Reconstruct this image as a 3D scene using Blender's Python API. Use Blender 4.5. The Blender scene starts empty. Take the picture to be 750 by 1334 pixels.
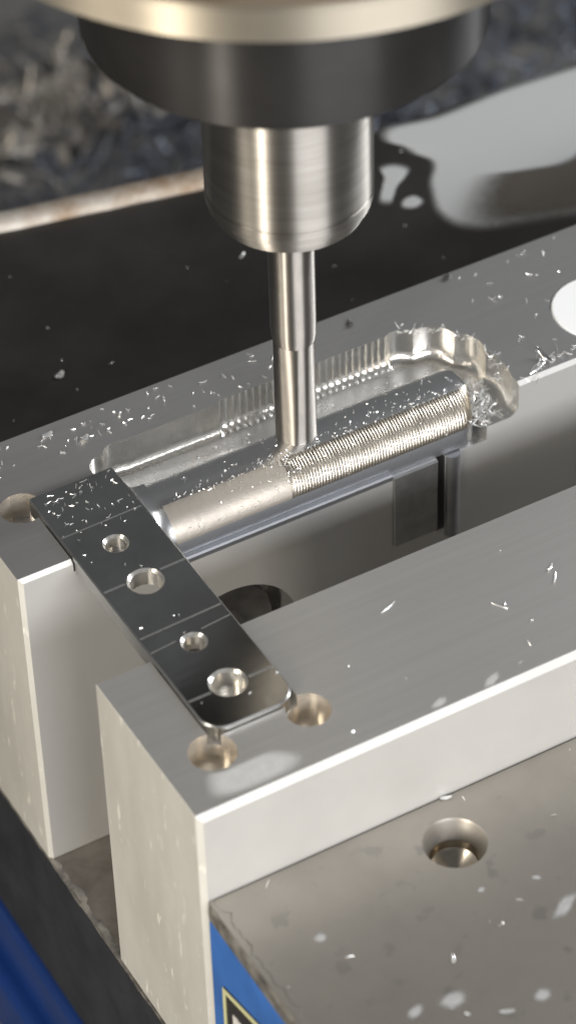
import bpy, bmesh, math, random
from mathutils import Vector, Matrix, noise
random.seed(11)
S = 0.001                      # everything below is written in millimetres
C = bpy.context.scene.collection
scn = bpy.context.scene
R = math.radians
PI = math.pi

# ------------------------------------------------------------------ camera
cam_d = bpy.data.cameras.new('camera')
cam = bpy.data.objects.new('camera', cam_d); C.objects.link(cam); scn.camera = cam
rv = Vector((0.86729372, -0.49722832, -0.02378232))
uv = Vector((0.3500232, 0.57516635, 0.73936961))
fv = Vector((0.35395672, 0.64957499, -0.67287961))
cp = Vector((-237.769, -490.098, 601.367)) * S
M = Matrix(((rv.x, uv.x, -fv.x, cp.x), (rv.y, uv.y, -fv.y, cp.y), (rv.z, uv.z, -fv.z, cp.z), (0, 0, 0, 1)))
cam.matrix_world = M
cam_d.sensor_fit = 'VERTICAL'; cam_d.sensor_height = 36.0
cam_d.lens = 4083.18 / 1334 * 36.0
cam_d.clip_start = 0.01; cam_d.clip_end = 50
cam_d.dof.use_dof = True
cam_d.dof.focus_distance = 0.90
cam_d.dof.aperture_fstop = 10.0

# ------------------------------------------------------------------ light
w = bpy.data.worlds.new('World'); scn.world = w; w.use_nodes = True
bg = w.node_tree.nodes['Background']
bg.inputs['Color'].default_value = (0.96, 0.98, 1.0, 1); bg.inputs['Strength'].default_value = 0.13

def area(name, pos, target, sx, sy, power, col):
    d = bpy.data.lights.new(name, 'AREA'); d.shape = 'RECTANGLE'; d.size = sx * S; d.size_y = sy * S
    d.energy = power; d.color = col
    o = bpy.data.objects.new(name, d); C.objects.link(o)
    o.location = Vector(pos) * S
    o.rotation_euler = (Vector(target) - Vector(pos)).to_track_quat('-Z', 'Y').to_euler()
    return o
T = (90, 80, 0)
area('warm_lamp', (-880, -430, 230), T, 110, 260, 10.5, (1.0, 0.93, 0.81))
area('added_upper_fill', (-950, 40, 760), T, 260, 500, 4.5, (1.0, 0.92, 0.80))  # added fill that brightens the pocket and corner reliefs, no seen source
area('window_light', (60, -1250, 560), T, 1000, 380, 24.0, (0.97, 0.98, 1.0))
area('side_lamp', (1000, 40, 560), T, 50, 800, 8.0, (0.94, 0.97, 1.0))
scn.view_settings.view_transform = 'Standard'; scn.view_settings.look = 'None'
scn.view_settings.exposure = 0.0; scn.view_settings.gamma = 1.0
scn.view_settings.use_curve_mapping = False
scn.render.engine = 'CYCLES'
scn.cycles.use_denoising = True
scn.cycles.max_bounces = 8
scn.cycles.sample_clamp_indirect = 6.0

# ------------------------------------------------------------------ materials
def mat(name, col, metal=0.0, rough=0.5, var=0.0, vs=0.05, vcol=None, rvar=0.0, bump=0.0, bs=0.5,
        aniso=0.0, stretch=(1, 1, 1), bstretch=(1, 1, 1), spots=None, ior=1.45, bdist=0.2):
    """vs, bs: features per millimetre"""
    m = bpy.data.materials.new(name); m.use_nodes = True
    nt = m.node_tree; N = nt.nodes; L = nt.links
    p = N['Principled BSDF']
    p.inputs['Base Color'].default_value = (*col, 1); p.inputs['Metallic'].default_value = metal
    p.inputs['Roughness'].default_value = rough; p.inputs['IOR'].default_value = ior
    tc = N.new('ShaderNodeTexCoord')
    def mapped(st):
        mp = N.new('ShaderNodeMapping'); L.new(tc.outputs['Object'], mp.inputs['Vector'])
        mp.inputs['Scale'].default_value = st; return mp.outputs['Vector']
    colsock = None
    if var > 0:
        nz = N.new('ShaderNodeTexNoise'); nz.inputs['Scale'].default_value = vs / S
        nz.inputs['Detail'].default_value = 5; nz.inputs['Roughness'].default_value = 0.6
        L.new(mapped(stretch), nz.inputs['Vector'])
        cr = N.new('ShaderNodeValToRGB'); cr.color_ramp.elements[0].position = 0.36; cr.color_ramp.elements[1].position = 0.66
        L.new(nz.outputs['Fac'], cr.inputs['Fac'])
        mx = N.new('ShaderNodeMix'); mx.data_type = 'RGBA'
        c2 = vcol or tuple(c * (1 - var) for c in col)
        mx.inputs[6].default_value = (*col, 1); mx.inputs[7].default_value = (*c2, 1)
        L.new(cr.outputs['Color'], mx.inputs[0]); colsock = mx.outputs[2]
        if rvar:
            mr = N.new('ShaderNodeMapRange'); mr.inputs['To Min'].default_value = max(rough - rvar, 0.03)
            mr.inputs['To Max'].default_value = min(rough + rvar, 1)
            L.new(nz.outputs['Fac'], mr.inputs['Value']); L.new(mr.outputs['Result'], p.inputs['Roughness'])
    if spots:
        scol, sscale, thr, sst = spots
        n2 = N.new('ShaderNodeTexNoise'); n2.inputs['Scale'].default_value = sscale / S; n2.inputs['Detail'].default_value = 3
        L.new(mapped(sst), n2.inputs['Vector'])
        c3 = N.new('ShaderNodeValToRGB'); c3.color_ramp.elements[0].position = thr; c3.color_ramp.elements[1].position = thr + 0.07
        L.new(n2.outputs['Fac'], c3.inputs['Fac'])
        m2 = N.new('ShaderNodeMix'); m2.data_type = 'RGBA'
        if colsock: L.new(colsock, m2.inputs[6])
        else: m2.inputs[6].default_value = (*col, 1)
        m2.inputs[7].default_value = (*scol, 1); L.new(c3.outputs['Color'], m2.inputs[0]); colsock = m2.outputs[2]
    if colsock: L.new(colsock, p.inputs['Base Color'])
    if bump:
        n3 = N.new('ShaderNodeTexNoise'); n3.inputs['Scale'].default_value = bs / S; n3.inputs['Detail'].default_value = 3
        L.new(mapped(bstretch), n3.inputs['Vector'])
        b = N.new('ShaderNodeBump'); b.inputs['Strength'].default_value = bump; b.inputs['Distance'].default_value = bdist * S
        L.new(n3.outputs['Fac'], b.inputs['Height']); L.new(b.outputs['Normal'], p.inputs['Normal'])
    if aniso:
        p.inputs['Anisotropic'].default_value = aniso; p.inputs['Anisotropic Rotation'].default_value = 0.25
        tg = N.new('ShaderNodeTangent'); tg.direction_type = 'RADIAL'; tg.axis = 'Z'
        L.new(tg.outputs['Tangent'], p.inputs['Tangent'])
    return m

m_jaw = mat('milled_aluminium', (0.72, 0.705, 0.68), 0.87, 0.42, 0.16, 0.35, (0.665, 0.65, 0.625), 0.025, 0.06, 1.6, stretch=(0.03, 1, 1), bstretch=(0.04, 1, 1))
m_jaw2 = mat('milled_aluminium_dull', (0.69, 0.68, 0.665), 0.96, 0.42, 0.16, 0.35, (0.64, 0.63, 0.615), 0.025, 0.06, 1.6, stretch=(0.03, 1, 1), bstretch=(0.04, 1, 1))
m_face = mat('blasted_aluminium', (0.59, 0.58, 0.555), 0.45, 0.5, 0.10, 0.02, None, 0.05, 0.04, 1.2)
m_inner = mat('milled_inner_face', (0.80, 0.79, 0.77), 0.62, 0.36, 0.06, 0.03, None, 0.05, 0.04, 1.2)
m_jaw_end = mat('sawn_aluminium', (0.66, 0.645, 0.595), 0.45, 0.5, 0.25, 0.035, (0.55, 0.535, 0.49), 0.06, 0.05, 1.0,
                stretch=(1, 1.2, 0.5), spots=((0.82, 0.79, 0.72), 0.16, 0.63, (1, 1.8, 0.55)))
m_work = mat('polished_aluminium', (0.56, 0.56, 0.55), 1.0, 0.17, 0.16, 0.05, (0.44, 0.44, 0.43), 0.08, 0.05, 0.5, bstretch=(0.15, 1, 1))
m_seam = mat('seam_aluminium', (0.68, 0.68, 0.67), 0.95, 0.36)
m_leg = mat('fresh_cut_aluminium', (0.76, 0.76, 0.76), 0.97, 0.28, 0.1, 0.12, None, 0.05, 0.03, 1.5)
m_tab = mat('tab_aluminium', (0.50, 0.50, 0.50), 0.85, 0.33, 0.3, 0.15, (0.36, 0.36, 0.36), 0.05)
m_fside = mat('flange_edge_aluminium', (0.55, 0.55, 0.54), 1.0, 0.3, 0.12, 0.1)
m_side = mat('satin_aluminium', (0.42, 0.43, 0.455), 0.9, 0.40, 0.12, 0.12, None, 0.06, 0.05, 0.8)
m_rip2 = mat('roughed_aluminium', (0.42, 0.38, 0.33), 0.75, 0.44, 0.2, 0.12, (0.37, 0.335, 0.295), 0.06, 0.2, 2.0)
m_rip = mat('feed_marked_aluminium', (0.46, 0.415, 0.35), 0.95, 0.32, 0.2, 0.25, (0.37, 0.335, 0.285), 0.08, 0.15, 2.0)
m_pocket = mat('pocket_aluminium', (0.86, 0.83, 0.775), 0.93, 0.25, 0.2, 0.12, None, 0.05, 0.35, 0.9, bstretch=(1, 1, 0.10), bdist=0.35)
m_steel = mat('ground_steel', (0.36, 0.335, 0.30), 0.8, 0.44, 0.4, 0.022, (0.285, 0.265, 0.24), 0.08, 0.06, 0.7,
              spots=((0.27, 0.255, 0.235), 0.12, 0.62, (1, 1, 1)))
m_bed = mat('dirty_steel', (0.17, 0.15, 0.13), 0.5, 0.5, 0.4, 0.08, None, 0.1, 0.2, 0.6)
m_bedside = mat('black_oxide', (0.009, 0.010, 0.013), 0.0, 0.7, 0.5, 0.06, (0.017, 0.018, 0.022), 0.1, 0.3, 0.3)
m_edge = mat('worn_edge', (0.30, 0.28, 0.25), 0.6, 0.55, 0.7, 0.15, (0.08, 0.075, 0.07), 0.1, 0.6, 0.5)
m_blue = mat('blue_enamel', (0.030, 0.115, 0.36), 0.0, 0.38, 0.25, 0.05, None, 0.08, 0.05, 0.3)
m_blue2 = mat('dark_blue_enamel', (0.006, 0.026, 0.125), 0.0, 0.35, 0.4, 0.02, (0.005, 0.02, 0.08), 0.08, 0.1, 0.1)
m_black = mat('oily_black_steel', (0.020, 0.018, 0.017), 0.2, 0.38, 0.5, 0.02, (0.034, 0.031, 0.029), 0.10, 0.15, 0.35)
m_lip = mat('worn_cast_edge', (0.46, 0.43, 0.39), 0.3, 0.55, 0.5, 0.06, (0.24, 0.17, 0.11), 0.1, 0.3, 0.3)
m_ring = mat('spindle_black', (0.036, 0.034, 0.033), 0.5, 0.48, 0.2, 0.05, None, 0.03, aniso=1.0)
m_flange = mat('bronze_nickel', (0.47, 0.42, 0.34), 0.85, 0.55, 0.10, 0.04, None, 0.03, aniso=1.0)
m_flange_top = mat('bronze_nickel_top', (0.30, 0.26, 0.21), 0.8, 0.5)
m_holder = mat('turned_steel', (0.40, 0.375, 0.345), 1.0, 0.43, 0.10, 0.10, (0.31, 0.29, 0.26), 0.03, aniso=1.0, stretch=(0.2, 0.2, 2.5))
m_cut = mat('carbide', (0.38, 0.355, 0.325), 1.0, 0.5, 0.1, 0.2, None, 0.03, aniso=1.0)
m_chip = mat('chip_aluminium', (0.88, 0.88, 0.87), 0.75, 0.30)
m_chip_dark = mat('burnt_chip', (0.03, 0.03, 0.03), 0.4, 0.4)
m_relief = mat('relief_aluminium', (0.88, 0.81, 0.71), 0.75, 0.24, 0.25, 0.2, None, 0.06, 0.3, 0.8, bstretch=(1, 1, 0.1), bdist=0.3)
m_bore = mat('bore_steel', (0.62, 0.56, 0.47), 1.0, 0.26, 0.3, 0.3, None, 0.05)
m_disc = mat('plain_white', (0.92, 0.92, 0.91), 0.0, 0.45)
m_screw = mat('dull_screw', (0.16, 0.155, 0.15), 0.8, 0.5, 0.4, 0.15, None, 0.1, 0.1, 0.6)
m_coolant = mat('milky_coolant', (0.44, 0.45, 0.445), 0.0, 0.22, 0.12, 0.02, None, 0.05)
m_brown_refl = mat('painted_brown_reflection', (0.115, 0.10, 0.085), 0.0, 0.2, 0.3, 0.02, None, 0.05)
m_smear = mat('coolant_smear', (0.6, 0.6, 0.58), 0.0, 0.3)
m_smear.node_tree.nodes['Principled BSDF'].inputs['Alpha'].default_value = 0.22
m_drop = mat('dried_coolant', (0.36, 0.365, 0.37), 0.0, 0.3)
m_table = mat('wet_table', (0.11, 0.113, 0.125), 0.3, 0.36, 0.6, 0.02, (0.30, 0.285, 0.26), 0.12, 0.6, 0.12, bdist=2.0)
m_swarf = mat('swarf_grey', (0.27, 0.295, 0.35), 0.5, 0.42, 0.5, 0.012, (0.09, 0.098, 0.122))
m_swarf2 = mat('swarf_dark', (0.11, 0.12, 0.15), 0.4, 0.42, 0.5, 0.02, (0.07, 0.074, 0.088))
m_swarf3 = mat('swarf_tan', (0.50, 0.47, 0.43), 0.5, 0.4, 0.5, 0.03, (0.24, 0.215, 0.19))
m_yellow = mat('label_border', (0.50, 0.49, 0.27), 0.0, 0.45)
m_lblack = mat('label_black', (0.018, 0.016, 0.015), 0.0, 0.4)
m_lwhite = mat('label_white', (0.55, 0.53, 0.50), 0.0, 0.45)

# ------------------------------------------------------------------ helpers
def to_mesh(bm, name='m'):
    me = bpy.data.meshes.new(name); bm.to_mesh(me); bm.free(); return me

def obj(name, me, mats, parent=None, base=(0, 0, 0), smooth=35):
    """me in world millimetres; base: the millimetre origin of the object or of its parent"""
    if isinstance(me, bmesh.types.BMesh): me = to_mesh(me, name)
    me.transform(Matrix.Scale(S, 4) @ Matrix.Translation(-Vector(base)))
    if not isinstance(mats, (list, tuple)): mats = [mats]
    idx = [p.material_index for p in me.polygons]
    me.materials.clear()
    for m in mats: me.materials.append(m)
    if len(mats) > 1: me.polygons.foreach_set('material_index', idx)
    if smooth is not None:
        for p in me.polygons: p.use_smooth = True
        me.set_sharp_from_angle(angle=R(smooth))
    me.update()
    o = bpy.data.objects.new(name, me); C.objects.link(o)
    if parent: o.parent = parent
    else: o.location = Vector(base) * S
    return o

def thing(name, label, cat, base, group=None):
    o = bpy.data.objects.new(name, None); C.objects.link(o); o.location = Vector(base) * S
    o.empty_display_size = 0.01
    return tag(o, label, cat, group)

def tag(o, label, cat, group=None, kind=None):
    if label: o['label'] = label
    if cat: o['category'] = cat
    if group: o['group'] = group
    if kind: o['kind'] = kind
    return o

def box_bm(x0, x1, y0, y1, z0, z1):
    bm = bmesh.new(); bmesh.ops.create_cube(bm, size=1)
    for v in bm.verts:
        v.co = Vector(((x0 + x1) / 2 + v.co.x * (x1 - x0), (y0 + y1) / 2 + v.co.y * (y1 - y0), (z0 + z1) / 2 + v.co.z * (z1 - z0)))
    return bm

def bevel_where(bm, fn, off, seg=1):
    es = [e for e in bm.edges if fn((e.verts[0].co + e.verts[1].co) / 2, (e.verts[1].co - e.verts[0].co).normalized())]
    if es: bmesh.ops.bevel(bm, geom=es, offset=off, segments=seg, profile=0.5, affect='EDGES', clamp_overlap=True)

def cyl_bm(cx, cy, z0, z1, r, n=48, r2=None):
    return lathe_bm(cx, cy, [(r, z0), (r if r2 is None else r2, z1)], n)

def lathe_bm(cx, cy, prof, n=64, axis='Z', caps=True):
    bm = bmesh.new(); rings = []
    for r, z in prof:
        ring = []
        for i in range(n):
            a = 2 * PI * i / n
            ring.append(bm.verts.new((cx + r * math.cos(a), cy + r * math.sin(a), z)))
        rings.append(ring)
    for a, b in zip(rings, rings[1:]):
        for i in range(n):
            bm.faces.new((a[i], a[(i + 1) % n], b[(i + 1) % n], b[i]))
    if caps:
        bm.faces.new(list(reversed(rings[0]))); bm.faces.new(rings[-1])
    bmesh.ops.recalc_face_normals(bm, faces=bm.faces)
    return bm

def prism_bm(pts, levels):
    """closed outline; levels: list of (z, inset)"""
    n = len(pts); bm = bmesh.new(); rings = []
    P = [Vector(q) for q in pts]
    nor = []
    for i in range(n):
        t = P[(i + 1) % n] - P[i - 1]; t.normalize(); nor.append(Vector((-t.y, t.x)))      # inward for a counter-clockwise outline
    for z, d in levels:
        rings.append([bm.verts.new((P[i].x + nor[i].x * d, P[i].y + nor[i].y * d, z)) for i in range(n)])
    for a, b in zip(rings, rings[1:]):
        for i in range(n): bm.faces.new((a[i], a[(i + 1) % n], b[(i + 1) % n], b[i]))
    bm.faces.new(list(reversed(rings[0]))); bm.faces.new(rings[-1])
    bmesh.ops.recalc_face_normals(bm, faces=bm.faces)
    return bm

def rounded(pts, radii, step=1.2):
    """counter-clockwise polygon with corner radii -> dense outline"""
    out = []; n = len(pts); V = [Vector(p) for p in pts]
    for i in range(n):
        a, b, c = V[i - 1], V[i], V[(i + 1) % n]; r = radii[i]
        if r <= 0: out.append(b.copy()); continue
        d1 = (a - b).normalized(); d2 = (c - b).normalized()
        ang = d1.angle(d2); t = r / math.tan(ang / 2)
        s, e = b + d1 * t, b + d2 * t
        ctr = b + (d1 + d2).normalized() * (r / math.sin(ang / 2))
        a0 = math.atan2(s.y - ctr.y, s.x - ctr.x); a1 = math.atan2(e.y - ctr.y, e.x - ctr.x)
        da = (a1 - a0 + PI) % (2 * PI) - PI
        k = max(3, int(abs(da) * r / step) + 1)
        for j in range(k + 1):
            q = a0 + da * j / k; out.append(Vector((ctr.x + r * math.cos(q), ctr.y + r * math.sin(q))))
    return out

def boolean(me, cutters, op='DIFFERENCE'):
    if isinstance(me, bmesh.types.BMesh): me = to_mesh(me)
    o = bpy.data.objects.new('tmp_base', me); C.objects.link(o); tmp = []
    for c in cutters:
        if isinstance(c, bmesh.types.BMesh): c = to_mesh(c)
        co = bpy.data.objects.new('tmp_cut', c); C.objects.link(co); tmp.append(co)
        md = o.modifiers.new('b', 'BOOLEAN'); md.operation = op; md.solver = 'EXACT'; md.object = co
    dg = bpy.context.evaluated_depsgraph_get(); dg.update()
    res = bpy.data.meshes.new_from_object(o.evaluated_get(dg))
    for t in tmp: bpy.data.objects.remove(t)
    bpy.data.objects.remove(o)
    return res

def assign(me, fn):
    """material index per face from its centre and normal (millimetres, before linking)"""
    for p in me.polygons: p.material_index = fn(p.center, p.normal)

# ------------------------------------------------------------------ setting: machine table
bm = bmesh.new(); bmesh.ops.create_grid(bm, x_segments=60, y_segments=60, size=900)
for v in bm.verts:
    v.co.z = -232 + (noise.noise(v.co * 0.02) * 5 if v.co.y > 200 else 0); v.co.x += 150; v.co.y += 200
tag(obj('machine_table', bm, m_table), None, None, kind='structure')

# ------------------------------------------------------------------ vise
vise = thing('machine_vise', 'blue and black machine vise whose steel bed carries both aluminium jaws', 'vise', (0, 0, -232))
B = (0, 0, -232)
bm = box_bm(0, 300, -170, 160, -182, -116.6)
bmesh.ops.subdivide_edges(bm, edges=bm.edges[:], cuts=3, use_grid_fill=True)
me = to_mesh(bm); assign(me, lambda c, n: 0 if n.z > 0.5 else 1)
obj('bed', me, [m_bed, m_bedside], vise, B)
# worn bright edge of the bed, uneven
bm = bmesh.new(); ring0 = None
for i in range(141):
    y = -60 + i * 220 / 140
    k = 0.9 + 0.8 * noise.noise(Vector((y * 0.12, 3, 1))) + 0.5 * noise.noise(Vector((y * 0.5, 8, 1)))
    k = max(0.25, k)
    r_ = [bm.verts.new(q) for q in ((-0.12, y, -116.5 - k * 1.4), (-0.25, y, -116.5 - k * 0.3), (k * 0.7, y, -116.38), (k * 2.2, y, -116.52))]
    if ring0:
        for a in range(3): bm.faces.new((ring0[a], ring0[a + 1], r_[a + 1], r_[a]))
    ring0 = r_
bmesh.ops.recalc_face_normals(bm, faces=bm.faces)
obj('worn_edge', bm, m_edge, vise, B)
bm = box_bm(-3, 300, -170, 330, -232, -182.1); bevel_where(bm, lambda m, d: m.x < 0 and m.z > -190 and abs(d.y) > .9, 3, 4)
obj('body', bm, m_blue2, vise, B)
bm = box_bm(-9, -3.0, -120, 300, -240, -205); bevel_where(bm, lambda m, d: m.x < -8 and m.z > -210 and abs(d.y) > .9, 4, 4)
obj('body_flange', bm, m_blue2, vise, B)
fx = [(-40, 162), (330, 162), (330, 265), (217.5, 267.8), (148, 269.5), (79, 284), (-40, 305)]
bm = prism_bm(fx, [(-181.9, 0), (-27, 0), (-25, 1.4)])
obj('fixed_jaw_body', bm, m_black, vise, B)
# pale worn lip behind the fixed jaw
bm = bmesh.new(); prev = None
p0, p1 = Vector((-30, 304.5)), Vector((156, 268.5)); dd = (p1 - p0).normalized(); nn = Vector((-dd.y, dd.x))
for i in range(80):
    q = p0 + (p1 - p0) * i / 79
    e = 0.8 * noise.noise(Vector((i * 0.25, 0, 0)))
    prof = [(-1 + e, -27), (-0.6 + e, -23.2 + e * .4), (1.5, -21.8), (6.5, -21.9 + e * .5), (8.5 + e, -24), (8.7 + e, -40)]
    r_ = [bm.verts.new((q.x + nn.x * a, q.y + nn.y * a, z)) for a, z in prof]
    if prev:
        for a in range(5): bm.faces.new((prev[a], prev[a + 1], r_[a + 1], r_[a]))
    prev = r_
bmesh.ops.recalc_face_normals(bm, faces=bm.faces)
obj('rear_lip', bm, m_lip, vise, B, 60)

# moving jaw of the vise
mj = thing('moving_jaw', 'grey steel moving jaw with one countersunk hole and a blue painted side', 'vise jaw', (60, -60, -116.5))
B = (60, -60, -116.5)
bm = box_bm(1.4, 262, -150, -0.7, -39, -32.4)
bev = lathe_bm(68.2, -16.2, [(6.9, -70), (6.95, -39.2), (8.5, -33.2), (9.2, -32)], 56)
me = boolean(bm, [bev])
obj('top_plate', me, m_steel, mj, B, 30)
bm = lathe_bm(68.2, -16.2, [(0.3, -45.5), (4.5, -43.2), (6.5, -41.5), (6.93, -38.9)], 40, caps=False); bmesh.ops.reverse_faces(bm, faces=bm.faces)
obj('hole_bore', bm, m_bore, mj, B)
obj('hole_floor', cyl_bm(68.2, -16.2, -48, -47, 6.3, 40), m_screw, mj, B)
bm = box_bm(1.0, 262, -150, -0.9, -116.4, -39.1); bevel_where(bm, lambda m, d: m.x < 2 and m.z > -50 and abs(d.y) > .9, 0.8, 2)
obj('body', boolean(bm, [cyl_bm(68.2, -16.2, -61, -30, 9, 40)]), m_blue, mj, B)
# worn edge along the plate
bm = bmesh.new(); prev = None
for i in range(160):
    y = -1 - i * 75 / 159
    k = max(0.15, 0.9 + 1.1 * noise.noise(Vector((y * 0.2, 2, 7))) + 0.6 * noise.noise(Vector((y * 0.8, 3, 7))))
    r_ = [bm.verts.new(q) for q in ((1.0, y, -38.8), (0.8, y, -36 + k * 0.5), (1.0, y, -33.4), (1.4 + k * 0.6, y, -32.45 - 0.2 * k), (1.8 + k * 1.7, y, -32.36), (2.0 + k * 2.1, y, -32.5))]
    if prev:
        for a in range(5): bm.faces.new((prev[a], prev[a + 1], r_[a + 1], r_[a]))
    prev = r_
bmesh.ops.recalc_face_normals(bm, faces=bm.faces)
obj('worn_edge', bm, m_edge, mj, B)
# label plate on the blue side (lies in the x = 1 face, a little tilted)
def plate(y0, z0, wy, hz, x0, x1, tilt=R(-15.5), oy=-7.6, oz=-59.5):
    bm = bmesh.new(); bmesh.ops.create_cube(bm, size=1)
    for v in bm.verts:
        a = (y0 + (v.co.y + .5) * wy); b = z0 + (v.co.z + .5) * hz
        y = oy - (a * math.cos(tilt) - 0); z = oz + b - a * math.sin(tilt)
        v.co = Vector((x0 + (v.co.x + .5) * (x1 - x0), y, z))
    bmesh.ops.recalc_face_normals(bm, faces=bm.faces)
    return bm
lp = obj('label_plate', plate(0, -34, 30, 34, 0.6, 1.1), m_lblack, mj, B)
for (a, b, c, d) in ((0, -1.7, 30, 1.7), (0, -34, 1.4, 32.2), (28.6, -34, 1.4, 32.2), (1.5, -34, 27, 1.4)):
    obj('border', plate(a, b, c, d, 0.35, 0.62), m_yellow, lp, B)
for (a, b, c, d) in ((5.5, -26, 2.6, 18.5), (8.2, -10.4, 8.0, 2.4), (8.2, -18, 5.5, 2.2)):
    obj('letter_stroke', plate(a, b, c, d, 0.38, 0.63), m_lwhite, lp, B)

# ------------------------------------------------------------------ soft jaws
# front jaw
bm = box_bm(0, 268, 0, 57.7, -116.4, 0)
bevel_where(bm, lambda m, d: m.y < 1 and m.z > -1 and abs(d.x) > .9, 1.7)
bevel_where(bm, lambda m, d: m.y < 1.9 and m.x < 1 and abs(d.z) > .9, 1.5)
bevel_where(bm, lambda m, d: m.x < 1 and m.z > -1 and abs(d.y) > .9, 0.7)
bevel_where(bm, lambda m, d: m.x < 1 and m.z < -115 and abs(d.y) > .9, 1.6)
bevel_where(bm, lambda m, d: m.y > 57 and (m.z > -1 or m.x < 1), 0.5)
cut = [box_bm(16.7, 44.3, 23.6, 70, -4, 5),
       cyl_bm(44.2, 19.6, -9, 5, 6.2, 48), cyl_bm(14.9, 19.2, -9, 5, 6.6, 48)]
me = boolean(bm, cut)
def jaw_mats(c, n):
    if c.z < -8.9 and n.z > .9 and c.z > -10: return 5
    if n.x < -0.5 and c.x < 2: return 1
    if n.y < -0.5 and c.y < 2: return 3
    if n.z < 0.9 and -9.5 < c.z < -0.2 and 5 < c.x < 60 and 10 < c.y < 57: return 5
    if n.z > 0.9 and -10 < c.z < -3: return 2
    return 0
assign(me, jaw_mats)
fj = obj('soft_jaw', me, [m_jaw, m_jaw_end, m_pocket, m_face, m_leg, m_relief], None, (0, 0, -116.4), 30)
tag(fj, 'front aluminium soft jaw with bright front face and two round corner reliefs', 'vise jaw', 'aluminium soft jaws')

# rear jaw: pocket with scalloped wall and rounded right end
out = rounded([(44.5, 80), (165.5, 80), (165.5, 143.2), (44.5, 143.2)], [0, 0, 21, 5], 0.45)
# densify the straight back wall and add cutter scallops
dense = []
for i in range(len(out)):
    a, b = out[i], out[(i + 1) % len(out)]; L_ = (b - a).length
    k = max(1, int(L_ / 0.35))
    for j in range(k): dense.append(a + (b - a) * j / k)
base_path = []; path = []
for q in dense:
    base_path.append(q.copy())
    if q.y > 136 and q.x < 144 and q.x > 50:
        if q.x > 85: path.append(Vector((q.x, q.y + 0.35 + 0.32 * abs(math.sin(PI * q.x / 2.3)))))
        else: path.append(Vector((q.x, q.y - 0.5 * min(1, (q.x - 50) / 4))))
    elif q.x >= 144 and q.y > 104:
        ang = math.atan2(q.y - 122.2, q.x - 144.5)
        n = Vector((q.x - 144.5, q.y - 122.2)).normalized()
        s = abs(math.sin(ang * 5.2)) * 1.4
        path.append(q + n * s * (1 if q.y > 108 else 0.4))
    else: path.append(q)
fr = 3.6
lev = [(3, 0, 1), (-7, 0, 1)] + [(-12 + fr - fr * math.sin(t * PI / 10), fr * (1 - math.cos(t * PI / 10)), 1 - t / 5) for t in range(0, 6)]
pocket = prism_bm(base_path, [(z, d) for z, d, k in lev])
nb = len(base_path); pocket.verts.ensure_lookup_table()
for li, (z, d, k) in enumerate(lev):
    for i in range(nb):
        v = pocket.verts[li * nb + i]; v.co.x += (path[i].x - base_path[i].x) * k; v.co.y += (path[i].y - base_path[i].y) * k
bmesh.ops.recalc_face_normals(pocket, faces=pocket.faces)
bm = box_bm(0, 268, 104, 160.6, -116.4, 0)
bevel_where(bm, lambda m, d: m.y < 105 and m.z > -1 and abs(d.x) > .9, 1.2)
bevel_where(bm, lambda m, d: m.y < 106 and m.x < 1 and abs(d.z) > .9, 1.8)
bevel_where(bm, lambda m, d: m.x < 1 and m.z > -1 and abs(d.y) > .9, 0.6)
bevel_where(bm, lambda m, d: m.y > 160 and (m.z > -1 or m.x < 1), 0.5)
bore = lathe_bm(0, 0, [(22.8, -3), (22, 0.6), (22, 26)], 72)
bmesh.ops.rotate(bore, verts=bore.verts, cent=(0, 0, 0), matrix=Matrix.Rotation(-PI / 2, 3, 'X'))
bmesh.ops.translate(bore, verts=bore.verts, vec=(66, 104, -58))
cut = [pocket, box_bm(44.8, 154.5, 95, 125.6, -17.1, -6), box_bm(137.1, 139.9, 95, 128, -46, -8), box_bm(16.7, 45, 95, 132.8, -4, 5), cyl_bm(14.2, 131.4, -9, 5, 6.4, 48), cyl_bm(43.6, 135.2, -9, 5, 5, 40), bore,
       cyl_bm(207, 121, -14, 5, 16.2, 64)]
me = boolean(bm, cut)
def rj_mats(c, n):
    if c.z < -3 and c.z > -17.5 and n.z > .95: return 4
    if n.x < -0.5 and c.x < 2: return 1
    if n.y < -0.5 and c.y < 105.5: return 3
    if c.z < -0.7 and c.z > -10 and c.x < 21 and c.y > 120: return 5
    if c.z < -0.7 and c.z > -17.3 and 5 < c.x < 172 and 104.5 < c.y < 152: return 2
    return 0
assign(me, rj_mats)
rj = obj('soft_jaw', me, [m_jaw2, m_jaw_end, m_pocket, m_inner, m_leg, m_relief], None, (0, 104, -116.4), 30)
tag(rj, 'rear aluminium soft jaw with a long milled pocket around the workpiece leg', 'vise jaw', 'aluminium soft jaws')

# plain white disc in the rear jaw top
bm = lathe_bm(207, 121, [(15.9, -13.8), (15.9, -0.4), (15.4, 0.25), (0.5, 0.3)], 64)
tag(obj('jaw_disc', bm, m_disc, None, (207, 121, -13.8)), 'white round disc set in the rear jaw top', 'plug')

# screw in the bore of the rear jaw
scr = thing('cap_screw', 'dull grey socket screw head inside the round bore below the workpiece leg', 'screw', (66, 128, -58))
hd = lathe_bm(0, 0, [(17.2, 6.5), (17.2, 24.8)], 56)
hx = lathe_bm(0, 0, [(8, 0), (8, 15)], 6)
bm_h = hd
bevel_where(bm_h, lambda m, d: m.z < 6.6, 1.2, 2)
me = boolean(bm_h, [hx])
me.transform(Matrix.Translation((66, 104, -58)) @ Matrix.Rotation(-PI / 2, 4, 'X'))
obj('screw_head', me, m_screw, scr, (66, 128, -58), 30)

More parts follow.
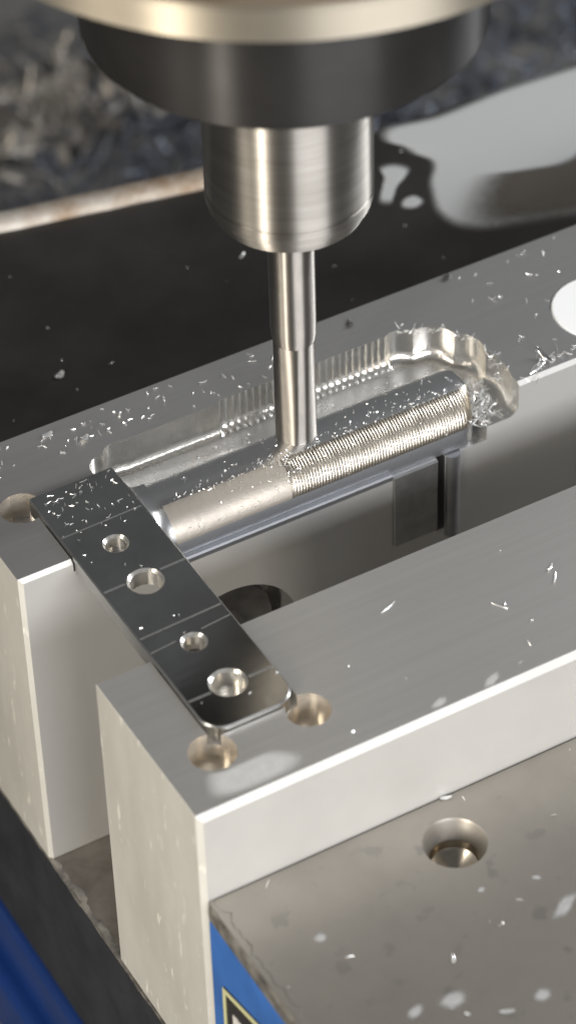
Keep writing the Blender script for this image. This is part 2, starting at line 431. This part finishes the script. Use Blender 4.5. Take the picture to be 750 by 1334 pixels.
# ------------------------------------------------------------------ workpiece
wp = thing('aluminium_workpiece', 'shiny L shaped aluminium workpiece with four holed flange lying across both jaws', 'workpiece', (30, 80, -4))
B = (30, 80, -4)
fo = rounded([(17, 24), (44, 24), (44, 132.5), (17, 132.5)], [6.5, 6.5, 0.8, 0.8], 0.6)
bm = prism_bm(fo, [(-3.96, 0), (1.25, 0), (1.6, 0.4)])
HOLES = ((29.8, 102.7, 3.0), (29.8, 84.7, 4.5), (29.8, 56.6, 3.0), (30.2, 38.3, 4.6))
cut = [lathe_bm(x, y, [(r, -6), (r, 0.9), (r + 0.95, 1.7), (r + 1.1, 3)], 44) for x, y, r in HOLES]
me = boolean(bm, cut)
def fl_mats(c, n):
    if n.z > 0.95: return 0
    return 2 if any((c.x - x) ** 2 + (c.y - y) ** 2 < (r + 1.5) ** 2 for x, y, r in HOLES) else 1
assign(me, fl_mats)
obj('flange', me, [m_work, m_fside, m_pocket], wp, B, 25)
def seam(y0, y1, holes, wd=0.7):
    bm = bmesh.new()
    segs = [(17.6, 43.4)]
    for hx_, hr in holes: segs = [(17.6, hx_ - hr), (hx_ + hr, 43.4)]
    for a, b in segs:
        q = [(a, y0 + (y1 - y0) * (a - 17) / 27), (b, y0 + (y1 - y0) * (b - 17) / 27)]
        vs = []
        for z, ww in ((1.58, wd), (1.63, wd * .55)):
            vs.append([bm.verts.new((q[0][0], q[0][1] - ww / 2, z)), bm.verts.new((q[1][0], q[1][1] - ww / 2, z)),
                       bm.verts.new((q[1][0], q[1][1] + ww / 2, z)), bm.verts.new((q[0][0], q[0][1] + ww / 2, z))])
        bm.faces.new(vs[1])
        for i in range(4): bm.faces.new((vs[0][i], vs[0][(i + 1) % 4], vs[1][(i + 1) % 4], vs[1][i]))
    bmesh.ops.recalc_face_normals(bm, faces=bm.faces)
    obj('milling_seam', bm, m_seam, wp, B)
seam(112.4, 113.1, []); seam(86.4, 87.1, [(29.8, 5.6)], 1.0); seam(65.0, 66.1, [], 0.8)
seam(58.7, 61.0, [(29.8, 4.2)], 0.6); seam(37.3, 37.4, [(30.2, 5.8)], 1.1)
# long leg: narrow flat top, convex front flank, upright front face, rounded corners at its free end
XE, RB, RF, YB, YF, ZB = 153.2, 4.5, 7.0, 125.2, 105.0, -17.0
def flank(t):                                            # t 0..1 from the top edge to the front face
    a = R(22) + (R(76) - R(22)) * t
    k0, k1 = math.sin(R(22)), math.sin(R(76)); c0, c1 = math.cos(R(22)), math.cos(R(76))
    return 113.2 + (YF - 113.2) * (math.sin(a) - k0) / (k1 - k0), -2.0 + (-10.6 + 2.0) * (c0 - math.cos(a)) / (c0 - c1)
def end_shift(x, y):
    """rounded free end in plan"""
    if x > XE - RF:
        d = x - (XE - RF); f = RF - math.sqrt(max(0, RF * RF - d * d))
        if y < 115: y = y + f * min(1, (115 - y) / (115 - YF))
    if x > XE - RB:
        d = x - (XE - RB); y = min(y, YB - RB + math.sqrt(max(0, RB * RB - d * d)))
    return y
xs = [44.2] + [48 + i * 5 for i in range(20)] + [XE - RF + RF * math.sin(i * PI / 24) for i in range(0, 13)]
prof = [(YB, ZB), (YB, -3.8), (YB - 0.5, -2.9), (YB - 1.6, -2.25), (YB - 3.2, -2.0), (119.5, -1.85), (113.2, -2.05)] + [(flank(t / 10)[0] + .12, flank(t / 10)[1] - .12) for t in range(1, 10)] + [(YF, -10.6), (YF, ZB)]
bm = bmesh.new(); prev = None; NP = len(prof); tagm = []
for x in xs:
    r_ = [bm.verts.new((x, end_shift(x, y), z)) for y, z in prof]
    if prev:
        for a in range(NP):
            f = bm.faces.new((prev[a], prev[(a + 1) % NP], r_[(a + 1) % NP], r_[a]))
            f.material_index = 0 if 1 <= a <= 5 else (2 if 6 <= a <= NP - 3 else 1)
    else: bm.faces.new(r_[::-1])
    prev = r_
f = bm.faces.new(prev); f.material_index = 1
bmesh.ops.recalc_face_normals(bm, faces=bm.faces)
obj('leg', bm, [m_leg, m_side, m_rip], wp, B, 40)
bm = box_bm(46, 121, 102.9, 104.9, -17.2, -15.2); bevel_where(bm, lambda m, d: m.y < 103.5 and m.z > -16, .5)
obj('lower_lip', bm, m_side, wp, B)
def flank_strip(name, xa, xb, nx, nt, fn, m):
    bm = bmesh.new(); prev = None
    for i in range(nx + 1):
        r_ = []
        for j in range(nt + 1):
            t = j / nt; y, z = flank(t)
            sk = 1.6 * (t - .5) ** 2 + 0.8 * t if xa > 60 else 0
            x0s = xa - sk if xa > 60 else xa
            x1s = xb if xb > 120 else xb - (1.6 * (t - .5) ** 2 + 0.8 * t)
            x = x0s + (x1s - x0s) * i / nx
            h = fn(x, t)
            if j in (0, nt): h = min(h, 0.0)
            a = R(22) + (R(76) - R(22)) * t
            r_.append(bm.verts.new((x, end_shift(x, y) - math.sin(a) * h, z + math.cos(a) * h)))
        if prev:
            for a in range(nt): bm.faces.new((prev[a], prev[a + 1], r_[a + 1], r_[a]))
        prev = r_
    bmesh.ops.recalc_face_normals(bm, faces=bm.faces)
    if sum(f.normal.z for f in bm.faces) < 0: bmesh.ops.reverse_faces(bm, faces=bm.faces)
    obj(name, bm, m, wp, B, 75)
def ridges(x, t):
    ph = x + 1.6 * (t - .5) ** 2 + 0.8 * t + 0.22 * noise.noise(Vector((x * .3, t, 2)))
    am = (0.17 + 0.08 * noise.noise(Vector((x * .25, t * 2, 7)))) * min(1, max(0.1, (152.6 - x) / 3)) * min(1, max(0.15, (x - 88.5) / 4))
    return 0.03 + am * abs(math.sin(PI * ph / 0.98)) ** 0.8 + 0.05 * noise.noise(Vector((x * 1.3, t * 9, 0)))
flank_strip('feed_marked_flank', 89.5, XE - 0.4, 560, 14, ridges, m_rip)
flank_strip('roughed_flank', 49.5, 89.3, 130, 20, lambda x, t: 0.04 + 0.02 * noise.noise(Vector((x * .7, t * 8, 3))), m_rip2)
# fillet against the flange
bm = bmesh.new(); prev = None
fp = [(YB - .6, -2.05), (120, -2.0), (113.2, -2.0)] + [flank(t / 10) for t in range(1, 11)] + [(YF - .05, ZB)]
for y, z in fp:
    r_ = [bm.verts.new((44.02 + 6.0 * (1 - math.cos(t * PI / 20)), y - .04, z + .06 + (1.3 - z) * (1 - math.sin(t * PI / 20)) ** 1.3 * (1 if z > -12 else 0.15))) for t in range(11)]
    if prev:
        for a in range(10): bm.faces.new((prev[a], prev[a + 1], r_[a + 1], r_[a]))
    prev = r_
bmesh.ops.recalc_face_normals(bm, faces=bm.faces)
obj('corner_fillet', bm, m_leg, wp, B)
# tab hanging from the leg in front of the rear jaw, and the pin next to it
bm = box_bm(121.6, 136.9, 102.9, 103.8, -44.5, -17.05); bevel_where(bm, lambda m, d: abs(d.z) > .9 and m.y < 103.5, 0.3)
obj('hanging_tab', bm, m_tab, wp, B)
bm = lathe_bm(142.6, 104.6, [(2.0, -50), (2.6, -49), (2.6, -17.1)], 32)
obj('hanging_post', bm, m_side, wp, B)
# ------------------------------------------------------------------ spindle, holder, cutter
AX, AY = 99.0, 121.2
sp = thing('spindle', 'machine spindle nose with black drum under a pale bronze ring', 'spindle', (AX, AY, 144))
B = (AX, AY, 144)
obj('nose_drum', lathe_bm(AX, AY, [(24, 144.5), (52.8, 144), (54, 145.2), (54.2, 160), (54.2, 196)], 160), m_ring, sp, B, 50)
prof = [(55, 195), (89, 194.2), (90.5, 195.4), (90.5, 203.4), (89.5, 204.2), (70, 204.4)]
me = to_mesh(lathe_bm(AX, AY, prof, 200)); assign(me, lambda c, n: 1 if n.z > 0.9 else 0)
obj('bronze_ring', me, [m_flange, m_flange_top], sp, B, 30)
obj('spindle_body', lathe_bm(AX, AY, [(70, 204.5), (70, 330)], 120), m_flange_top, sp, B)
th = thing('tool_holder', 'turned steel tool holder cylinder gripping the end mill', 'tool holder', (AX, AY, 80))
B = (AX, AY, 80)
prof = [(6.4, 79.6), (20.0, 80), (20.7, 80.4), (22.0, 83.0), (22.1, 84.0), (22.8, 84.3), (23.4, 86.4), (23.4, 88.6), (23.1, 88.8), (23.1, 89.3), (23.4, 89.5), (23.4, 91), (23.4, 112), (23.32, 112.3), (23.4, 112.6), (23.4, 143.9), (8, 143.9)]
me = boolean(lathe_bm(AX, AY, prof, 128), [box_bm(AX - 21.2, AX - 16.4, AY - 19.6, AY - 10, 126, 150)])
obj('holder_body', me, m_holder, th, B, 12)
em = thing('end_mill', 'slim steel end mill cutting the back edge of the workpiece leg', 'end mill', (AX, AY, -1.9))
B = (AX, AY, -1.9)
obj('shank', lathe_bm(AX, AY, [(6.1, 34.0), (6.35, 35.2), (6.6, 37.0), (6.7, 39.5), (6.7, 79.5)], 64), m_cut, em, B, 40)
bm = bmesh.new(); prev = None; NA = 72
for k in range(75):
    z = -1.9 + k * 0.5; ring = []
    dep_ = 1.0
    for i in range(NA):
        a = 2 * PI * i / NA; u_ = (a * 4 / (2 * PI)) % 1.0
        f = 1 - dep_ * (0.055 * math.sin(PI * min(1, u_ / 0.72)) ** 1.2 if u_ < 0.72 else 0.0)
        r = 6.15 * f; a2 = a + z * math.tan(R(2)) / 5.95
        ring.append(bm.verts.new((AX + r * math.cos(a2), AY + r * math.sin(a2), z)))
    if prev:
        for i in range(NA): bm.faces.new((prev[i], prev[(i + 1) % NA], ring[(i + 1) % NA], ring[i]))
    else: bm.faces.new(list(reversed(ring)))
    prev = ring
bm.faces.new(prev); bmesh.ops.recalc_face_normals(bm, faces=bm.faces)
obj('fluted_cutter', bm, m_cut, em, B, 40)

# ------------------------------------------------------------------ coolant
def smooth_loop(pts, k=6):
    n = len(pts); out = []
    for i in range(n):
        p0, p1, p2, p3 = [Vector(pts[(i + q) % n]) for q in (-1, 0, 1, 2)]
        for j in range(k):
            t = j / k
            out.append(0.5 * ((2 * p1) + (p2 - p0) * t + (2 * p0 - 5 * p1 + 4 * p2 - p3) * t * t + (3 * p1 - p0 - 3 * p2 + p3) * t ** 3))
    return out
def puddle(name, pts, z, h, m, edge, jit=0.0, k=6):
    o_ = smooth_loop(pts, k)
    if jit: o_ = [q + Vector((noise.noise(Vector((q.x * .12, q.y * .12, 1))), noise.noise(Vector((q.x * .12, q.y * .12, 9))))) * jit for q in o_]
    ar = sum(o_[i - 1].x * o_[i].y - o_[i].x * o_[i - 1].y for i in range(len(o_)))
    if ar < 0: o_.reverse()
    c = sum((Vector(q) for q in o_), Vector((0, 0))) / len(o_)
    bm = prism_bm([tuple(q) for q in o_], [(z, 0), (z + h * .6, edge * .35), (z + h, edge)])
    return obj(name, bm, m, None, (c.x, c.y, z), 12)
def film_mat(name, col, rough, mx_):
    m = bpy.data.materials.new(name); m.use_nodes = True; N = m.node_tree.nodes; L = m.node_tree.links
    p = N['Principled BSDF']; p.inputs['Base Color'].default_value = (*col, 1); p.inputs['Roughness'].default_value = rough
    a = N.new('ShaderNodeAttribute'); a.attribute_name = 'thickness'
    tc = N.new('ShaderNodeTexCoord'); nz = N.new('ShaderNodeTexNoise'); nz.inputs['Scale'].default_value = 0.35 / S; nz.inputs['Detail'].default_value = 4
    L.new(tc.outputs['Object'], nz.inputs['Vector'])
    k = N.new('ShaderNodeMapRange'); k.inputs['From Min'].default_value = 0.3; k.inputs['From Max'].default_value = 0.7
    k.inputs['To Min'].default_value = 0.8 * mx_; k.inputs['To Max'].default_value = mx_
    L.new(nz.outputs['Fac'], k.inputs['Value'])
    mu = N.new('ShaderNodeMath'); mu.operation = 'MULTIPLY'; L.new(a.outputs['Fac'], mu.inputs[0]); L.new(k.outputs['Result'], mu.inputs[1])
    L.new(mu.outputs[0], p.inputs['Alpha'])
    return m
m_brown_refl = film_mat('painted_brown_reflection', (0.075, 0.065, 0.054), 0.3, 1.3)  # brown of the reflection, put into the colour of a sheet
m_drop = film_mat('dried_coolant', (0.42, 0.42, 0.42), 0.35, 0.85)
m_pud = film_mat('milky_coolant_film', (0.42, 0.427, 0.425), 0.22, 1.3)
m_smear = film_mat('coolant_smear', (0.66, 0.66, 0.65), 0.3, 0.62)
def soft_film(name, pts, z, h, m, k=4, rim=0.55):
    """a liquid film that thins out to nothing at its rim"""
    o_ = smooth_loop(pts, k)
    ar = sum(o_[i - 1].x * o_[i].y - o_[i].x * o_[i - 1].y for i in range(len(o_)))
    if ar < 0: o_.reverse()
    c = sum((Vector(q) for q in o_), Vector((0, 0))) / len(o_)
    bm = bmesh.new(); rings = []; th = []
    for q in range(7):
        t = q / 6; f = 1 - rim * t
        rings.append([bm.verts.new((c.x + (p.x - c.x) * f, c.y + (p.y - c.y) * f, z + 0.02 + h * math.sin(t * PI / 2))) for p in o_]); th += [t * t * (3 - 2 * t)] * len(o_)
    n = len(o_)
    for a, b in zip(rings, rings[1:]):
        for i in range(n): bm.faces.new((a[i], a[(i + 1) % n], b[(i + 1) % n], b[i]))
    cv = bm.verts.new((c.x, c.y, z + 0.02 + h)); th.append(1.0)
    for i in range(n): bm.faces.new((rings[-1][i], rings[-1][(i + 1) % n], cv))
    me = to_mesh(bm); at_ = me.attributes.new('thickness', 'FLOAT', 'POINT'); at_.data.foreach_set('value', th)
    return obj(name, me, m, None, (c.x, c.y, z), 60)
o = soft_film('coolant_puddle', [(217, 268), (236, 265), (265, 266.5), (296, 265), (325, 262), (325, 190), (285, 182), (257, 186), (240, 192), (226, 196), (214, 200), (207, 207), (206, 217),
                              (209.5, 226), (213, 233), (218, 239), (219.5, 244), (216.5, 250), (215.5, 256), (212, 262)], -24.95, 0.45, m_pud, 6, 0.16)
tag(o, 'large pale grey coolant puddle on the black vise body beside spindle', 'puddle')
o = soft_film('coolant_puddle', [(204, 249), (210, 248), (213, 243), (209, 239), (204, 236), (200, 232), (196, 228), (193, 231), (198, 238), (202, 243)], -24.95, 0.4, m_pud, 5, 0.4)
tag(o, 'small jagged coolant patch between tool holder and the large pale puddle', 'puddle')
o = soft_film('coolant_puddle', [(202, 222), (207, 224), (206, 229), (201, 229), (198, 225)], -24.95, 0.4, m_pud, 5, 0.5)
tag(o, 'small oval coolant blob lower left of the large pale puddle', 'puddle')

o = soft_film('painted_reflection', [(262, 180), (300, 180), (330, 215), (320, 236), (296, 238), (262, 220), (238, 224), (224, 227), (205, 210), (206, 198), (230, 188)], -24.28, 0.2, m_brown_refl, 6, 0.62)  # brown reflection in the puddle, painted as a soft-edged sheet over it
tag(o, 'brown painted reflection over the grey coolant puddle behind rear jaw', 'puddle')
# unproject a picture point (pixels of the 750 x 1334 photograph) on a level plane: used once here to lay out loose chips
def at(px, py, z):
    d = fv * 4083.18 + rv * (px - 375) - uv * (py - 667)
    c0 = Vector((-237.769, -490.098, 601.367)); t = (z - c0.z) / d.z
    return c0 + d * t
def drop(px, py, z, a, b, rot, label, h=0.08, m=None):
    c = at(px, py, z)
    pts = []
    for i in range(12):
        t = 2 * PI * i / 12; k = 1 + 0.3 * noise.noise(Vector((px + math.cos(t) * 1.3, py + math.sin(t) * 1.3, 0)))
        x, y = a * k * math.cos(t), b * k * math.sin(t)
        pts.append((c.x + x * math.cos(rot) - y * math.sin(rot), c.y + x * math.sin(rot) + y * math.cos(rot)))
    o = soft_film('coolant_drop', pts, z, h, m or (m_smear if z == 0 else m_drop), 3, 0.6)
    tag(o, label, 'coolant drop', 'dried coolant drops on the vise')
ZC = -32.4
drop(735, 1180, ZC, 6.5, 2.2, 0.45, 'largest coolant splash on steel moving jaw, at its right picture edge')
drop(590, 1303, ZC, 4.6, 3.2, 0.2, 'wide coolant drop on the moving jaw nearest the bottom middle')
drop(706, 1296, ZC, 3.0, 2.2, 0.3, 'round coolant drop on moving jaw at lower right corner')
drop(626, 1159, ZC, 1.3, 1.1, 0, 'tiny coolant drop just below the countersunk hole')
drop(698, 1143, ZC, 1.7, 0.9, -0.6, 'tiny slanted coolant drop right of the countersunk hole')
drop(417, 1222, ZC, 2.2, 1.8, 0, 'single round coolant drop on moving jaw left of the others')
drop(540, 1318, ZC, 3.4, 1.8, 0.4, 'faint coolant drop beside the wide drop at the bottom')
drop(640, 886, 0, 3.8, 1.6, 0.5, 'pale coolant smear near front jaw edge, larger of two', 0.05)
drop(572, 915, 0, 3.2, 1.5, 0.3, 'pale coolant smear near front jaw edge, smaller of two', 0.05)
o = soft_film('coolant_patch', [(6, 6), (12, 2.6), (30, 2.4), (36, 6), (30, 12), (20, 12.5), (13, 12.4), (8.5, 13)], 0.0, 0.05, m_smear, 5, 0.4)
tag(o, 'thin pale coolant patch on front jaw corner below the flange', 'puddle')

# ------------------------------------------------------------------ chips
def chip_into(bm, pos, L_, wd, curl, rot, th=0.12, up=0.0, n=4):
    """a curled sliver: tapered three-sided strip along an arc"""
    rm = rot.to_matrix() if hasattr(rot, 'to_matrix') else rot
    prev = None
    for i in range(n + 1):
        t = i / n; a = (t - .5) * curl
        if abs(curl) < 1e-3: x, z = (t - .5) * L_, 0
        else:
            r = L_ / curl; x, z = r * math.sin(a), r * (1 - math.cos(a))
        k = wd * (0.35 + 0.65 * math.sin(PI * min(0.95, max(.05, t))))
        sec = [Vector((x, -k / 2, z)), Vector((x, k / 2, z)), Vector((x - math.sin(a) * th, 0, z + th))]
        vs = [bm.verts.new(rm @ s + pos) for s in sec]
        if prev:
            for j in range(3): bm.faces.new((prev[j], prev[(j + 1) % 3], vs[(j + 1) % 3], vs[j]))
        else: bm.faces.new(vs[::-1])
        prev = vs
    bm.faces.new(prev)
from mathutils import Euler
def rnd_rot(tilt=0.35): return Euler((random.gauss(0, tilt), random.gauss(0, tilt), random.uniform(0, 2 * PI)))
def scatter(name, n, pick, z, lmin, lmax, m, tilt=0.3, wmul=1.0):
    bm = bmesh.new()
    for _ in range(n):
        p = pick()
        if p is None: continue
        L_ = random.uniform(lmin, lmax); wd = random.uniform(0.45, 1.0) * min(1.0, L_ * .7) * wmul
        if random.random() < .4: L_ *= random.uniform(1.5, 2.4); wd *= 0.45
        chip_into(bm, Vector((p[0], p[1], (p[2] if len(p) > 2 else z) + 0.1 + wd * .12)), L_, wd, random.uniform(-2.4, 2.4), rnd_rot(tilt), 0.1 + 0.12 * wd, n=3)
    o = obj(name, bm, m, None, (0, 0, z), 40); o['kind'] = 'stuff'
    return o
def rect(x0, x1, y0, y1): return lambda: (random.uniform(x0, x1), random.uniform(y0, y1))
def in_flange():
    x = random.uniform(18, 43.4); y = 131.5 - abs(random.gauss(0, 12)) if random.random() < .75 else random.uniform(27, 131)
    for hx_, hy, hr in HOLES:
        if (x - hx_) ** 2 + (y - hy) ** 2 < (hr + 1.4) ** 2: return None
    return (x, y) if y > 26 else None
scatter('aluminium_chips', 75, in_flange, 1.62, 0.4, 1.15, m_chip)
def rear_top():
    if random.random() < .5: x, y = random.uniform(2, 120), random.uniform(144.5, 159)
    elif random.random() < .7: x, y = random.uniform(160, 235), random.uniform(106, 159)
    else: x, y = random.uniform(2, 250), random.uniform(106, 159)
    if 12 < x < 172 and y < 145.5: return None
    if (x - 207) ** 2 + (y - 121) ** 2 < 300: return None
    if (x - 14) ** 2 + (y - 131) ** 2 < 60: return None
    return x, y
scatter('aluminium_chips', 150, rear_top, 0, 0.4, 1.9, m_chip)
scatter('aluminium_chips', 16, rect(50, 200, 3, 55), 0, 0.4, 1.4, m_chip)
scatter('aluminium_chips', 15, rect(5, 120, -70, -2), ZC, 0.5, 1.7, m_chip)
def leg_top():
    t = random.uniform(0, 1)
    x = random.uniform(52, 151)
    if random.random() < .5: y, z = random.gauss(114.5, 2.2), -2.0
    elif random.random() < .45: y, z = random.uniform(113, 124), -2.0
    else: y, z = flank(t); z += 0.25; y -= 0.15
    if z == -2.0 and y < 113.2: y = 113.4
    return None if y > 124.3 or (x - AX) ** 2 + (y - AY) ** 2 < 40 else (x, y, z)
scatter('aluminium_chips', 260, leg_top, -2.0, 0.25, 1.0, m_chip, 0.6)
def spray():
    x = random.gauss(91, 4.5); t = abs(random.gauss(0, .35))
    if t > 1: return None
    y, z = flank(t); return (x, y - .2, z + .3)
scatter('aluminium_chips', 110, spray, -2, 0.25, 0.9, m_chip, 0.9)
def pock():
    a = random.uniform(-1.2, 0.3); r = random.uniform(10, 19)
    return 146 + r * math.cos(a), 121 + r * math.sin(a)
def pock2():
    p = pock(); return p if p[1] > 104.5 and p[0] < 163.5 else None
scatter('swarf', 140, pock2, -11.9, 1.5, 4.5, m_chip, 0.7, 0.7)
scatter('aluminium_chips', 60, lambda: (random.uniform(60, 150), random.uniform(127, 139)), -11.9, 0.4, 1.6, m_chip, 0.5)
def rim():
    a = random.uniform(-0.75, 1.5); r = 21.3 + random.gauss(0, 0.7)
    return 144.5 + r * math.cos(a), 122.2 + r * math.sin(a), -0.4
scatter('swarf', 60, rim, 0, 0.8, 3.2, m_chip, 0.7, 0.6)
scatter('swarf', 26, lambda: (random.uniform(167, 192), random.gauss(108.5, 2.4)), 0.0, 1.5, 5.0, m_chip, 0.25, 0.6)
scatter('aluminium_chips', 34, rect(10, 240, 164, 262), -25, 0.3, 1.3, m_chip)
scatter('swarf', 3000, rect(20, 560, 300, 640), -230, 9, 24, m_swarf, 0.6, 3.4)
scatter('swarf', 1700, rect(20, 560, 300, 640), -229, 9, 26, m_swarf2, 0.6, 5.0)
scatter('swarf', 700, lambda: (random.uniform(100, 330), random.gauss(606, 20)), -226, 9, 24, m_swarf3, 0.5, 5.5)

def chip(px, py, z, L_, wd, curl, ang, label, m=m_chip, tilt=0.0, lift=0.0):
    p = at(px, py, z); bm = bmesh.new()
    chip_into(bm, Vector((0, 0, 0.15 + lift)), L_, wd, curl, Euler((0, tilt, ang)), 0.2, n=6)
    bmesh.ops.translate(bm, verts=bm.verts, vec=p)
    o = obj('metal_chip', bm, m, None, tuple(p), 50)
    tag(o, label, 'metal chip', 'larger loose chips')
chip(505, 792, 0, 6.0, 0.8, 0.3, 0.35, 'long flat sliver lying alone mid front jaw top')
chip(650, 790, 0, 5.0, 0.7, 0.2, -1.0, 'straight dark-sided sliver on front jaw between two curls')
chip(657, 788, 0, 1.8, 0.6, 1.5, 0.9, 'tiny curl touching the straight sliver on front jaw')
chip(722, 753, 0, 4.2, 0.8, 0.5, 0.9, 'bright sliver upper right on the front jaw top')
chip(716, 740, 0, 3.0, 0.9, 1.4, 0.6, 'curled flake on front jaw farthest from its front edge')
chip(692, 808, 0, 1.1, 0.9, 0.8, 0.2, 'small bright round flake on front jaw near its front edge')
chip(708, 468, 0, 6.5, 1.3, 0.4, -1.1, 'black burnt chip standing at the rear jaw edge', m_chip_dark, 0.5, 1.6)
chip(700, 480, 0, 8.0, 0.9, 0.2, 0.35, 'long thin bright chip under the black burnt chip')
chip(455, 424, 0, 4.0, 2.2, 1.8, 1.2, 'dark thick curl on rear jaw just right of the cutter', m_screw, 0.2, 0.3)
chip(580, 363, 0, 3.4, 2.0, 1.4, 0.4, 'dark curl on the rear edge of rear jaw', m_screw, 0.1, 0.2)
chip(110, 572, 0, 3.4, 2.2, 2.0, 0.4, 'bright curled chip on rear jaw beside the flange corner', m_chip, 0.2, 0.2)
chip(62, 567, 0, 3.6, 2.2, 1.5, 0.1, 'bright wide chip at the left end of rear jaw top')
chip(78, 490, -25, 4.0, 2.4, 1.6, 0.5, 'pale curl alone on the black vise body at left')
chip(315, 334, -25, 3.2, 1.0, 0.8, 0.6, 'small bright sliver on black vise body left of the holder')
chip(580, 1040, ZC, 3.6, 1.4, 0.8, -0.3, 'white chip on moving jaw against the front jaw face')
chip(590, 1250, ZC, 3.0, 0.9, 0.9, 1.1, 'upright bright flake low on the steel moving jaw')
chip(660, 1318, ZC, 4.0, 1.4, 0.5, -0.4, 'bright wide flake on moving jaw by bottom picture edge')
